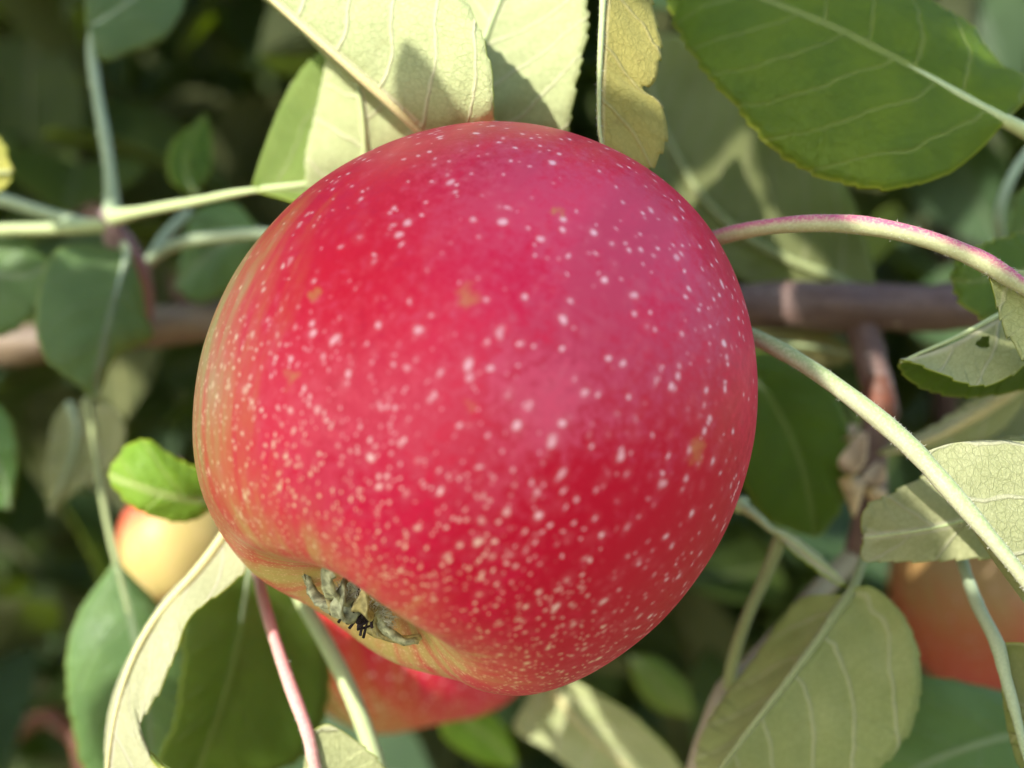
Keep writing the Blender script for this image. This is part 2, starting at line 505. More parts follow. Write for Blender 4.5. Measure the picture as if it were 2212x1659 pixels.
def apple_mesh(name, R, mat, nu=220, nv=150, lobes=0.010, seed=0):
    pr = cr(PROF, nv)
    s = np.linspace(0, 1, nv + 1)
    th = np.linspace(0, 2 * math.pi, nu, endpoint=False)
    ph = seed * 1.3
    vs, lent, axi, stre = [], [], [], []
    # Mercator-like height on the calyx half, so pores crowd together there
    ds = np.linalg.norm(np.diff(pr, axis=0), axis=1)
    v = np.zeros(nv + 1)
    ieq = int(np.argmax(pr[:, 0]))
    for i in range(ieq, nv):
        v[i + 1] = v[i] + ds[i] / max(0.16, pr[i, 0] ** 0.75)
    for i in range(ieq, 0, -1):
        v[i - 1] = v[i] - ds[i - 1]
    for i in range(nv + 1):
        r, z = pr[i]
        zc = max(0.0, (z - 0.15) / 0.75)
        rr = max(r, 0.0)
        amp = lobes * (0.25 + 1.6 * zc) * min(1, rr / .3)
        for k in range(nu):
            a = th[k]
            f = 1 + amp * math.cos(5 * a + ph) * (1 if z > -.2 else .6) + 0.012 * math.cos(2 * a + ph * 2) * min(1, rr / .3) + 0.010 * math.cos(3 * a + 1 + ph)
            zz = z + (0.012 * math.cos(5 * a + ph) * zc * math.exp(-((rr - .45) / .22) ** 2))
            vs.append((rr * f * math.cos(a) * R, rr * f * math.sin(a) * R, zz * R))
            if i >= ieq:
                lent.append((math.cos(a), math.sin(a), v[i] * 0.80))
            else:
                lent.append((rr * math.cos(a), rr * math.sin(a), z))
            axi.append(0 if z < 0 else (z / 1.0 if r > .41 and i > ieq else (0.92 + (0.41 - r) * .25)) if i > ieq else 0)
            stre.append((math.cos(a) * 2.2, math.sin(a) * 2.2, s[i] * 1.6))
    fs = []
    for i in range(nv):
        for k in range(nu):
            k2 = (k + 1) % nu
            fs.append((i * nu + k, i * nu + k2, (i + 1) * nu + k2, (i + 1) * nu + k))
    o = mk(name, vs, fs, [mat])
    vattr(o.data, "nrm", np.array(vs) / R)
    vattr(o.data, "lent", np.array(lent))
    vattr(o.data, "streak", np.array(stre))
    fattr(o.data, "axial", np.array(axi))
    return o


def frame_z(axis, spin=0.0):
    q = Vector(axis).normalized().to_track_quat('Z', 'Y')
    return q.to_matrix() @ Matrix.Rotation(spin, 3, 'Z')


def axis_from(img_x, img_down, toward):
    v = np.array((img_x, 0, -img_down))
    v = v / np.linalg.norm(v)
    a = math.radians(toward)
    return v * math.cos(a) + np.array((0, -1, 0)) * math.sin(a)


R_APPLE = 0.0386
A_AX = axis_from(-.497, .868, 25)
A_ROT = frame_z(A_AX, 0.35)
A_C = P(1041, 872, 143.6)
INV = np.array(A_ROT.inverted())


def loc_dir(v):
    return tuple(INV @ unit(np.array(v, float)))


def skin_dir(px, py):
    """unit sized skin point of the front of the apple under a frame position"""
    x, z = (px - 1030) / 607, -(py - 875) / 607
    y = -math.sqrt(max(0.0, 1 - x * x - z * z))
    a = math.atan2(math.hypot(x, z), -y) - 0.27 * math.hypot(x, z)
    h = max(1e-6, math.hypot(x, z))
    return loc_dir((x / h * math.sin(a), -math.cos(a), z / h * math.sin(a)))


rus = [skin_dir(1020, 620) + (0.045, .5), skin_dir(630, 810) + (0.042, .6), skin_dir(1508, 970) + (0.06, .5), skin_dir(612, 1112) + (0.035, .9),
       skin_dir(1040, 868) + (0.04, .4), skin_dir(1215, 438) + (0.03, .7), skin_dir(675, 620) + (0.03, .6)]
SKIN = apple_mat("apple_skin_red", loc_dir((-0.93, -0.05, 0.05)), russet=rus, reflection_patches=(  # deep reds paint the dark reflection, pinks the sky sheen
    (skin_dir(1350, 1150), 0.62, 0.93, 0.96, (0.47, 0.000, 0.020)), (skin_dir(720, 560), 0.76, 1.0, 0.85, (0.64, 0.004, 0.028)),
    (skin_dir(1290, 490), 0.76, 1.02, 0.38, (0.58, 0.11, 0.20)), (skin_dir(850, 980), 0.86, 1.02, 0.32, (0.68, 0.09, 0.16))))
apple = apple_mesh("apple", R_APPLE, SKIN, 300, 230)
apple.matrix_world = Matrix.Translation(Vector(A_C)) @ A_ROT.to_4x4()
tag(apple, "large ripe red apple with pale dots, sharp in front of the leaves", "apple", "apples on the tree")


def strip(pts, widths, thick, cup=0.3):
    """a small curled tongue: closed strip along pts"""
    c = cr(pts, 14)
    tan = unit(np.gradient(c, axis=0))
    wv = np.interp(np.linspace(0, 1, 15), np.linspace(0, 1, len(widths)), widths)
    ref = np.array((0, 0, 1.0))
    sd_ = unit(np.cross(tan, ref))
    nn = np.cross(sd_, tan)
    vs = []
    m = 7
    for lay in (1, -1):
        for i in range(15):
            for k in range(m):
                f = k / (m - 1) * 2 - 1
                vs.append(c[i] + sd_[i] * f * wv[i] + nn[i] * (cup * wv[i] * f * f + lay * thick * .5))
    n1 = 15 * m
    fs = []
    for i in range(14):
        for k in range(m - 1):
            a = i * m + k
            fs.append((a, a + 1, a + m + 1, a + m))
            fs.append((n1 + a, n1 + a + m, n1 + a + m + 1, n1 + a + 1))
        for k, fl in ((0, 1), (m - 1, 0)):
            a, b = i * m + k, (i + 1) * m + k
            fs.append((a, b, n1 + b, n1 + a) if fl else (a, n1 + a, n1 + b, b))
    for k in range(m - 1):
        for i, fl in ((0, 0), (14, 1)):
            a = i * m + k
            fs.append((a, a + 1, n1 + a + 1, n1 + a) if fl else (a, n1 + a, n1 + a + 1, a + 1))
    return vs, fs


# calyx: dried flower remains in the basin
cal_v, cal_f, _, _ = tube_data([(0, 0, .690 * R_APPLE), (0, 0, .76 * R_APPLE), (0, 0, .83 * R_APPLE)], [.0018, .0022, .0034], 12, .1)
calyx = mk("calyx", cal_v, cal_f, [SEPAL], apple)
for k in range(7):
    inner = k >= 5
    a = 2 * math.pi * k / 5 + 0.25 + random.uniform(-.25, .25) + (.6 if inner else 0)
    out = np.array((math.cos(a), math.sin(a), 0))
    sd_ = np.array((-math.sin(a), math.cos(a), 0))
    z0 = .81 * R_APPLE
    ln = random.uniform(.85, 1.15) * (.62 if inner else 1)
    tw = random.uniform(-.0018, .0018)
    up = .0012 if inner else 0
    j3 = [RNG.normal(size=3) * .00035 for _ in range(5)]
    pts_ = [out * .0016 + (0, 0, z0), out * .0040 * ln + (0, 0, z0 + .0026 + up), out * .0070 * ln + sd_ * tw + (0, 0, z0 + .0030 + up),
            out * .0090 * ln + sd_ * tw * 1.8 + (0, 0, z0 + .0018 + up * .5), out * .0086 * ln + sd_ * tw * 2.8 + (0, 0, z0 + .0006 + .0016 * random.random())]
    pts_ = [p + q for p, q in zip(pts_, j3)]
    wd_ = np.array([.0015, .0018, .0014, .0009, .0003]) * random.uniform(.75, 1.1)
    v_, f_ = strip(pts_, wd_, .0005, random.uniform(.2, .8))
    v_ = [p + RNG.normal(size=3) * .00007 for p in v_]
    sp_ = mk("sepal", v_, f_, [SEPAL if k % 3 else SEPAL_TAN], calyx)
sv, sf = [], []
for k in range(44):
    a = RNG.uniform(0, 2 * math.pi)
    r1 = RNG.uniform(.0008, .0034)
    p0 = np.array((math.cos(a) * .0009, math.sin(a) * .0009, .815 * R_APPLE))
    p2 = np.array((math.cos(a + .4) * r1, math.sin(a + .4) * r1, .815 * R_APPLE + RNG.uniform(.0018, .0050)))
    p1 = (p0 + p2) / 2 + RNG.normal(size=3) * .0007
    v_, f_, _, _ = tube_data(cr([p0, p1, p2], 6), [.00016, .00013, .00022], 5)
    sf += [tuple(i + len(sv) for i in q) for q in f_]
    sv += list(v_)
mk("stamens", sv, sf, [STAMEN], calyx)
fuzz("hairs", cr([(0, 0, z0 + .0012), (.0001, 0, z0 + .003)], 4), [.0038, .0044], FUZZ_GREY, calyx, 700, .0014, .00006)
tube("stem", cr([(0, 0, -.60 * R_APPLE), (.001, .0005, -.85 * R_APPLE), (.003, .001, -1.15 * R_APPLE), (.007, .001, -1.4 * R_APPLE)], 14),
     [.0011, .0010, .0014], ST_ROSE, apple)


def back_apple(label, px, py, d, R, axis, green, lf, spin=0.0, seed=1, tint=None, group="apples on the tree"):
    rot = frame_z(axis, spin)
    inv = np.array(rot.inverted())
    m = apple_mat("apple_skin_behind", tuple(inv @ unit(np.array(lf, float))), green_amt=green, soft=.6, tint=tint)
    o = apple_mesh("apple", R, m, 96, 64, .02, seed)
    o.matrix_world = Matrix.Translation(Vector(P(px, py, d))) @ rot.to_4x4()
    tag(o, label, "apple", group)
    c = mk("calyx", *tube_data([(0, 0, .69 * R), (0, 0, .76 * R), (0, 0, .82 * R)], [.0016, .002, .003], 8, .1)[:2], [SEPAL], o)
    tube("stem", cr([(0, 0, -.6 * R), (.001, 0, -.9 * R), (.004, 0, -1.35 * R)], 8), [.0011, .0010, .0014], ST_ROSE, o, 6)
    return o


back_apple("red apple streaked orange, peeping out under the large apple", 885, 1206, 236, .0375, axis_from(.1, 1, -8), (0.42, 1.15), (-.45, -.25, -.8), 1.0, 1)
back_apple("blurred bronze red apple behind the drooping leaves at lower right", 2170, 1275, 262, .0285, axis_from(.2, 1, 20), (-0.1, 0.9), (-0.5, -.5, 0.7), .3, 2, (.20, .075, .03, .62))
back_apple("small peach and yellow apple half hidden by a green leaf", 392, 1172, 300, .0178, axis_from(.3, 1, 10), (-1.1, 0.15), (0.45, -.4, -.75), .8, 3)


# ------------------------------------------------------------------ leaves
def blade_grid(mid, left, right, nu, nv, bulge=0.10, serr=0.0006, quilt=0.00042, face='under', sign_side=1, wav=0.0, seed=0):
    M, Lf, Rt = cr(mid, nu), cr(left, nu), cr(right, nu)
    Llen = np.linalg.norm(np.diff(M, axis=0), axis=1).sum()
    u = np.linspace(0, 1, nu + 1)
    s_al = u * Llen
    tan = unit(np.gradient(M, axis=0))
    rows = []
    if serr:
        per = 0.0025
        saw = ((s_al / per + 0.25 * np.sin(s_al * 900)) % 1.0)
        amp = serr * saw * np.clip((u - .06) / .1, 0, 1) * np.clip((1 - u) / .05, 0, 1)
        Lf = Lf + unit(Lf - M) * amp[:, None] + tan * (amp * .6)[:, None]
        Rt = Rt + unit(Rt - M) * np.roll(amp, 3)[:, None] + tan * (np.roll(amp, 3) * .6)[:, None]
    grid = np.zeros((nu + 1, 2 * nv + 1, 3))
    met = np.zeros((nu + 1, 2 * nv + 1, 3))
    for sgn, E in ((-1, Lf), (1, Rt)):
        wdt = np.linalg.norm(E - M, axis=1)
        for j in range(nv + 1):
            f = j / nv
            grid[:, nv + sgn * j] = M + (E - M) * f
            met[:, nv + sgn * j, 0] = s_al * 100
            met[:, nv + sgn * j, 1] = sgn * f * wdt * 100
            met[:, nv + sgn * j, 2] = wdt * 100
    def normals(g):
        du = np.gradient(g, axis=0)
        dv = np.gradient(g, axis=1)
        return unit(np.cross(du, dv))
    nrm = normals(grid)
    half = slice(nv + 1, None) if sign_side > 0 else slice(0, nv)
    cen = grid[nu // 6:-nu // 6, half].reshape(-1, 3)
    nn = nrm[nu // 6:-nu // 6, half].reshape(-1, 3)
    vis = np.einsum('ij,ij->i', unit(np.array(EYE) - cen), nn).mean()
    up = nrm * (1.0 if (vis > 0) == (face == 'upper') else -1.0)
    flip = (vis > 0) != (face == 'upper')
    ph = seed * 2.1
    for sgn, E in ((-1, Lf), (1, Rt)):
        wdt = np.linalg.norm(E - M, axis=1)
        for j in range(1, nv + 1):
            f = j / nv
            k = nv + sgn * j
            acr = f * wdt
            kk = s_al - .62 * acr - 16 * acr * acr + 0.0019 * sgn
            q = np.sin(np.pi * ((kk * 125 + .3) % 1.0)) ** 2
            h = bulge * 4 * f * (1 - f) * wdt * .6 + quilt * q * np.sin(np.pi * min(1, f * 1.05))
            h = h + wav * f * f * np.sin(s_al * 260 + ph + sgn)
            grid[:, k] = grid[:, k] + up[:, k] * h[:, None]
    up = normals(grid) * (-1.0 if flip else 1.0)
    return grid, up, met, M, flip


def shell(name, grid, up, met, mats, parent, flip, thick=0.00026, hole=None):
    a, b = grid.shape[:2]
    top = (grid + up * thick * .5).reshape(-1, 3)
    bot = (grid - up * thick * .5).reshape(-1, 3)
    n = a * b
    ii, jj = np.meshgrid(np.arange(a - 1), np.arange(b - 1), indexing='ij')
    q0 = (ii * b + jj).ravel()
    alive = np.ones((a - 1, b - 1), bool)
    if hole is not None:
        cx, cy, rr = hole
        mx = (met[:-1, :-1, 0] + met[1:, 1:, 0]) / 2 - cx
        my = (met[:-1, :-1, 1] + met[1:, 1:, 1]) / 2 - cy
        an = np.arctan2(my, mx)
        alive = np.hypot(mx, my * 1.15) > rr * (1 + .18 * np.sin(3 * an + 1) + .12 * np.sin(5 * an))
    q0 = q0[alive.ravel()]
    quad = np.stack([q0, q0 + b, q0 + b + 1, q0 + 1], 1)      # winding: du x dv
    if flip:
        quad = quad[:, ::-1]
    faces = np.vstack([quad, quad[:, ::-1] + n])
    mi = [0] * len(quad) + [1] * len(quad)
    # rim between the two layers, round the outline and round any hole
    from collections import Counter
    ed = {}
    for f in quad:
        for k in range(4):
            e = (int(f[k]), int(f[(k + 1) % 4]))
            if (e[1], e[0]) in ed:
                del ed[(e[1], e[0])]
            else:
                ed[e] = 1
    rim = [(e[1], e[0], e[0] + n, e[1] + n) for e in ed]
    fl = [tuple(int(x) for x in f) for f in faces] + rim
    mi += [0] * len(rim)
    o = mk(name, np.vstack([top, bot]), fl, mats, parent, midx=mi)
    m2 = met.reshape(-1, 3)
    vattr(o.data, "met", np.vstack([m2, m2]))
    return o


def pts(lst):
    return [P(*p) for p in lst]


LIT, SHADE = [], []        # sampled skin points for the added shade leaves placed below


def leaf(shoot, mid, left, right, face='under', mats=(UP_DARK, UN_PALE), pet=None, pr=(.0011, .0009), stalk=ST_GREEN, label=None, hi=True,
         bulge=0.10, serr=0.0006, sign_side=1, wav=0.0003, hole=None, lit=None, rib=1.0, hair=0):
    """One leaf of a shoot: blade, with its stalk and midrib as a sub-part."""
    mid_, l_, r_ = pts(mid), pts(left), pts(right)
    nu, nv = (240, 36) if hole else (130, 12) if hi else (60, 7)
    g, up, met, M, flip = blade_grid(mid_, l_, r_, nu, nv, bulge, serr, face=face, sign_side=sign_side, wav=wav, seed=len(LIT) + len(SHADE))
    o = shell("leaf", g, up, met, mats, shoot, flip, hole=hole)
    if label:
        o["label"] = label
    upm = up[:, g.shape[1] // 2]
    rr = pr[1] * rib
    ribs = cr(list(M - upm * rr * .55), 40)
    path = ribs
    radii = list(np.linspace(rr, .00016, 12) ** 1.0)
    if pet:
        pp = cr(pts(pet) + [ribs[0]], 30)
        path = np.vstack([pp[:-1], ribs])
        tot = len(path)
        radii = np.interp(np.linspace(0, 1, 24), [0, len(pp) / tot, 1], [pr[0], rr, .00016])
    for _ in range(14):
        path[1:-1] = (path[:-2] + 2 * path[1:-1] + path[2:]) / 4
    radii = np.interp(np.linspace(0, 1, 40), np.linspace(0, 1, len(radii)), radii)
    radii = radii * (1 + .05 * np.sin(np.arange(40) * 1.1 + len(SHADE)) + .04 * np.sin(np.arange(40) * 2.7))
    if pet:
        radii[:3] *= (1.5, 1.3, 1.12)
    k = tube("leaf_stalk", path, radii, stalk, o, 12 if hi else 8)
    if hair:
        fuzz("hairs", path, radii, FUZZ, o, hair)
    if lit is not None:
        sm = g[::6, ::2].reshape(-1, 3)
        (LIT if lit else SHADE).append(sm)
    return o


# ---- the fruiting branch behind the apple
bough = thing("fruiting_branch", "brown branch running across behind the large apple with spurs and leaves", "branch", P(1106, 690, 215))
def rel(o):
    return Matrix.Translation(-Vector(o.location))
_old_link = link
def link(name, me, parent=None):
    o = _old_link(name, me, parent)
    if parent is not None and parent.type == 'EMPTY':
        o.matrix_parent_inverse = Matrix.Translation(-Vector(parent.location))
    return o

tube("stem", cr(pts([(2700, 640, 210), (2300, 650, 205), (2000, 665, 202), (1600, 662, 206), (1100, 680, 218)]), 60), list(RNG.uniform(.0045, .0054, 17)), BARK, bough, 20, .09)
tube("stem", cr(pts([(1100, 680, 218), (700, 688, 232), (400, 697, 240), (100, 738, 242), (-400, 800, 250)]), 60), list(RNG.uniform(.0042, .0051, 17)), BARK_TAN, bough, 20, .09)  # same branch: its sunlit look is put into this lighter bark colour
tube("spur", cr(pts([(1858, 690, 203), (1880, 780, 200), (1900, 860, 198), (1890, 960, 198), (1880, 1090, 199), (1850, 1200, 203)]), 36), [.0036, .0031, .0030, .0026, .0030, .0026], BARK, bough, 14, .08)
tube("spur", cr(pts([(1885, 800, 199.5), (1898, 850, 197), (1902, 900, 197), (1885, 930, 199)]), 10), [.0018, .0032, .0034, .0012], BARK_RED, bough, 12, .06)
for x0, y0, x1, y1, ww, dd in ((1868, 935, 1845, 1115, 30, 192), (1905, 1000, 1900, 1110, 26, 193), (1850, 920, 1830, 980, 20, 194)):
    v_, f_ = strip([P(x0, y0, dd), P((x0 + x1) / 2 - 14, (y0 + y1) / 2, dd - 3), P(x1, y1, dd)], [ww * .3 / 11000, ww / 11000, ww * .8 / 11000, .0003], .0005, .5)
    mk("bud_scale", v_, f_, [HUSK], bough)
# hidden knot the stalks spring from
tube("spur", cr(pts([(1500, 660, 204), (1420, 610, 192), (1300, 600, 184)]), 10), [.0030, .0028, .0034], BARK, bough, 12, .08)

leaf(bough, [(1130, 500, 172), (1010, 366, 157), (905, 268, 147), (780, 160, 146), (610, 15, 148), (430, -150, 154), (300, -290, 162)],
     [(1120, 500, 172), (985, 362, 161), (880, 270, 154), (752, 160, 154), (585, 12, 155), (405, -150, 157), (300, -290, 162)],
     [(1140, 495, 172), (1075, 350, 155), (1064, 250, 141.5), (1058, 140, 139), (1000, 0, 141), (870, -120, 145), (640, -250, 152), (300, -290, 162)],
     mats=(UP_DARK, UN_CREAM), pet=[(1310, 600, 186)], stalk=ST_CREAM, label="pale cream leaf underside rising behind the top of the large apple", lit=True, bulge=-.04, pr=(.0011, .0011))
leaf(bough, [(1080, 520, 180), (1040, 400, 166), (1020, 260, 158), (1035, 120, 157), (1090, -10, 158), (1150, -160, 162), (1180, -300, 168)],
     [(1070, 520, 180), (960, 400, 170), (900, 250, 164), (880, 110, 163), (910, -30, 164), (1010, -180, 166), (1180, -300, 168)],
     [(1090, 515, 180), (1195, 400, 162), (1228, 270, 153), (1245, 160, 151), (1264, 50, 152), (1255, -80, 156), (1180, -300, 168)],
     mats=(UP_DARK, UN_CREAM), pet=[(1305, 600, 186)], label="pale leaf standing between the cream leaf and the narrow folded leaf", lit=True, bulge=.03)
leaf(bough, [(1316, -260, 140), (1312, -120, 139), (1307, 20, 138), (1300, 150, 138), (1297, 260, 138.5), (1300, 330, 139), (1330, 372, 139.5)],
     [(1318, -255, 142), (1322, -120, 150), (1320, 20, 151), (1310, 150, 150), (1305, 260, 148), (1308, 330, 144), (1332, 376, 140)],
     [(1330, -260, 140), (1395, -140, 141), (1408, 20, 140), (1424, 95, 139.5), (1412, 165, 139), (1386, 192, 139), (1425, 220, 139), (1438, 280, 139), (1425, 330, 139), (1385, 376, 139.5), (1332, 374, 139.8)],
     mats=(UP_DARK, UN_YELLOW), pet=[(1500, -330, 150), (1360, -330, 143)], label="narrow yellowing folded leaf with a bitten edge hanging down", lit=None, bulge=-.05, serr=.0005, hair=900, rib=.8)
# olive leaf in shade behind, right of the apple
leaf(bough, [(1890, 640, 205), (1800, 600, 208), (1660, 545, 212), (1540, 460, 216), (1440, 300, 220), (1370, 60, 224)],
     [(1885, 655, 205), (1700, 640, 210), (1540, 560, 214), (1420, 420, 216), (1370, 260, 219), (1370, 60, 224)],
     [(1895, 645, 205), (1872, 520, 206), (1800, 370, 209), (1650, 230, 213), (1500, 100, 219), (1370, 60, 224)],
     mats=(UP_DARK, UN_SHADE), wav=.0016, pet=[(1960, 690, 206)], stalk=ST_OLIVE, pr=(.0012, .0012), hi=False, lit=False, bulge=.1, label="shaded olive leaf behind the pink stalk")
# pink stalk and its leaf at the right edge
leaf(bough, [(2128, 574, 131), (2210, 623, 130), (2300, 688, 129), (2400, 800, 127), (2480, 980, 124)],
     [(2128, 576, 131), (2150, 640, 131.5), (2168, 700, 131.5), (2205, 760, 131), (2280, 860, 129), (2480, 980, 124)],
     [(2130, 572, 131), (2290, 600, 132), (2420, 690, 132), (2500, 820, 128), (2480, 980, 124)],
     mats=(UP_DARK, UN_PALE), pet=[(1420, 580, 168), (1500, 535, 152), (1560, 506, 144), (1680, 484, 138), (1800, 477, 135), (1920, 489, 133), (2030, 522, 132)],
     stalk=ST_PINK, pr=(.0011, .0013), label="leaf on the long pink arching stalk at the edge of the picture", hair=1800, sign_side=-1, lit=False)
# folded leaf with the hole
leaf(bough, [(2480, 560, 150), (2330, 612, 147), (2240, 648, 145), (2150, 692, 144), (2060, 742, 143), (1990, 768, 143), (1944, 776, 143)],
     [(2478, 580, 149), (2330, 720, 140), (2250, 760, 138.5), (2180, 812, 138), (2110, 832, 138.5), (2030, 806, 140), (1980, 785, 141.5), (1944, 777, 143)],
     [(2482, 575, 152), (2340, 780, 155), (2240, 828, 154), (2160, 850, 153), (2070, 856, 151), (1985, 832, 148), (1946, 795, 145), (1944, 777, 143)],
     mats=(UP_DARK, UN_PALE), pet=[(2600, 560, 152)], face='under', sign_side=-1, label="folded pale leaf with a small dark hole in it", hole=(3.12, -.22, .10), lit=False, wav=0.0001, bulge=.08, serr=.0003)
# little rounded leaf under the pink stalk
leaf(bough, [(2330, 560, 162), (2240, 580, 160), (2160, 600, 158), (2100, 612, 158), (2056, 605, 160)],
     [(2330, 565, 162), (2240, 660, 157), (2160, 690, 155), (2095, 672, 156), (2056, 606, 160)],
     [(2330, 555, 162), (2240, 508, 163), (2160, 520, 161), (2085, 552, 159), (2056, 604, 160)],
     face='upper', mats=(UP_DARK, UN_PALE), pet=[(2420, 545, 164)], label="small rounded green leaf under the pink stalk", hi=False, lit=False)
# white stalk and the pale leaf at the right edge
leaf(bough, [(1985, 985, 131), (2060, 1065, 128), (2140, 1160, 126), (2230, 1270, 125), (2340, 1420, 126), (2440, 1600, 128)],
     [(1983, 990, 131), (2045, 1072, 133), (2120, 1170, 135), (2200, 1275, 136), (2300, 1430, 135), (2440, 1600, 128)],
     [(1990, 978, 131), (2070, 955, 131), (2200, 955, 131), (2340, 985, 131), (2480, 1090, 130), (2560, 1300, 129), (2440, 1600, 128)],
     mats=(UP_DARK, UN_PALE), pet=[(1460, 690, 176), (1560, 700, 156), (1640, 731, 146), (1740, 785, 139), (1830, 850, 135), (1920, 922, 132.5)],
     stalk=ST_WHITE, serr=.0003, pr=(.0010, .0012), label="pale leaf underside on the thick white green stalk at the edge of the picture", hair=1800, bulge=-.06, lit=True, rib=1.1)
leaf(bough, [(2330, 1060, 150), (2200, 1090, 148), (2100, 1120, 147), (2000, 1145, 147), (1920, 1155, 148), (1866, 1160, 149)],
     [(2330, 1065, 150), (2230, 1190, 147), (2130, 1203, 146), (2000, 1210, 146), (1920, 1210, 147), (1868, 1208, 148), (1866, 1162, 149)],
     [(2330, 1055, 150), (2200, 950, 152), (2080, 985, 150), (1990, 1035, 149), (1920, 1072, 149), (1868, 1100, 149), (1866, 1158, 149)],
     mats=(UP_DARK, UN_PALE), label="squarish pale leaf tucked behind the white green stalk", lit=None, serr=.00035, rib=.35, wav=.0008, bulge=.06, pet=[(2420, 1040, 152)])
# dark leaf between apple and spur
leaf(bough, [(1560, 760, 186), (1640, 830, 188), (1700, 930, 190), (1740, 1040, 192), (1760, 1160, 196)],
     [(1555, 765, 186), (1560, 880, 187), (1590, 1000, 189), (1650, 1110, 192), (1760, 1160, 196)],
     [(1565, 755, 186), (1700, 770, 188), (1800, 850, 190), (1832, 970, 191), (1815, 1090, 193), (1760, 1160, 196)],
     face='upper', mats=(UP_DARK, UN_PALE), pet=[(1480, 700, 190)], stalk=ST_GREEN, hi=False, lit=False, label="dark green leaf in the gap between apple and spur", bulge=.1)
leaf(bough, [(1600, 728, 200), (1680, 745, 203), (1760, 752, 206), (1850, 770, 210)],
     [(1600, 732, 200), (1680, 790, 202), (1760, 800, 205), (1850, 770, 210)],
     [(1600, 722, 200), (1680, 715, 204), (1770, 718, 207), (1850, 770, 210)], mats=(UP_DARK, UN_YELLOW), hi=False, label="yellowish leaf just below the brown branch")
leaf(bough, [(2230, 800, 178), (2150, 860, 180), (2080, 905, 182), (2000, 945, 184), (1900, 980, 188)],
     [(2228, 796, 178), (2140, 840, 181), (2070, 888, 183), (2000, 930, 185), (1900, 980, 188)],
     [(2235, 806, 178), (2200, 890, 184), (2140, 945, 187), (2040, 965, 188), (1900, 980, 188)], mats=(UP_DARK, UN_CREAM), stalk=ST_CREAM, hi=False,
     pr=(.0014, .0015), label="leaf seen edge on with a thick cream rib below the folded leaf")
leaf(bough, [(2420, 880, 196), (2300, 930, 195), (2160, 960, 194), (2040, 960, 196)],
     [(2420, 885, 196), (2300, 1050, 194), (2160, 1040, 193), (2040, 962, 196)],
     [(2420, 870, 196), (2300, 790, 198), (2150, 850, 197), (2040, 958, 196)], mats=(UP_DARK, UN_OLIVE), hi=False)

# ---- the dark green leaf at upper right, on its own shoot
upper = thing("leafy_shoot", "shoot bearing the big dark green leaf across the upper right corner", "shoot", P(2480, 420, 160))
tube("stem", cr(pts([(2700, 700, 170), (2560, 520, 163), (2480, 420, 160), (2440, 250, 162), (2420, -60, 170)]), 20), [.0022, .0020, .0018, .0014], BARK, upper, 12, .05)
leaf(upper, [(2170, 262, 152), (2050, 190, 153), (1925, 122, 154), (1790, 55, 156), (1640, -6, 159), (1500, -70, 163), (1400, -150, 168)],
     [(2168, 266, 152), (2120, 320, 151), (2050, 372, 150), (1960, 405, 150), (1880, 412, 150), (1780, 382, 151), (1690, 325, 152), (1600, 240, 154), (1520, 155, 157), (1468, 60, 160), (1430, -40, 164), (1400, -150, 168)],
     [(2175, 256, 152), (2230, 195, 155), (2160, 155, 157), (2128, 100, 158), (2100, 45, 158), (2020, 2, 159), (1890, -25, 161), (1740, -60, 163), (1580, -110, 166), (1400, -150, 168)],
     face='upper', sign_side=-1, mats=(UP_MID, UN_PALE), pet=[(2480, 420, 160), (2380, 370, 156), (2280, 320, 153)], stalk=ST_GREEN, pr=(.0013, .0011), label="big dark green leaf with pale midrib in the upper right corner",
     bulge=.10, wav=.0011, lit=False)
leaf(upper, [(2460, 330, 176), (2350, 420, 180), (2240, 480, 184), (2170, 540, 188)],
     [(2460, 335, 176), (2380, 520, 180), (2260, 560, 184), (2170, 540, 188)], [(2460, 325, 176), (2330, 340, 180), (2220, 400, 184), (2170, 540, 188)],
     face='upper', mats=(UP_BLUE, UN_PALE), hi=False, pet=[(2490, 380, 168)])
tube("leaf_stalk", cr(pts([(2300, 250, 195), (2212, 340, 193), (2165, 430, 192), (2160, 500, 193), (2180, 620, 198)]), 20), [.0009, .0010, .0009], ST_GREY, upper, 8)

# ---- left shoot: a knot with long stalks
lsh = thing("leafy_shoot", "shoot with long pale stalks spreading from a purple knot left of the large apple", "shoot", P(240, 485, 205))
tube("stem", cr(pts([(316, 690, 232), (312, 620, 222), (290, 570, 213), (255, 520, 207), (236, 478, 204), (228, 455, 204)]), 24), [.0016, .0017, .0019, .0026, .0030, .0014], stalk_mat("twig_mauve", (0.20, 0.13, 0.12), (0.30, 0.22, 0.24)), lsh, 12, .08)
leaf(lsh, [(560, 408, 172), (660, 402, 169), (780, 370, 166), (900, 310, 164), (1000, 230, 164), (1060, 120, 168)],
     [(545, 402, 172), (566, 330, 173), (600, 240, 174), (645, 165, 174), (700, 116, 173), (800, 85, 172), (930, 80, 170), (1060, 120, 168)],
     [(556, 412, 172), (660, 440, 166), (780, 460, 161), (900, 440, 160), (1000, 350, 161), (1060, 120, 168)],
     face='under', sign_side=-1, mats=(UP_LIME, leaf_mat("leaf_underside_green", (0.20, 0.27, 0.07), (0.15, 0.22, 0.05), (0.36, 0.40, 0.2), (0.70, 0.85, 0.16), .5, .6, .3, True, .6)),
     pet=[(245, 470, 203), (330, 452, 194), (440, 432, 184), (500, 418, 178)], stalk=ST_GREEN, rib=.5, pr=(.0012, .0011), label="bright green leaf on a pale stalk touching the upper left of the large apple", lit=None)
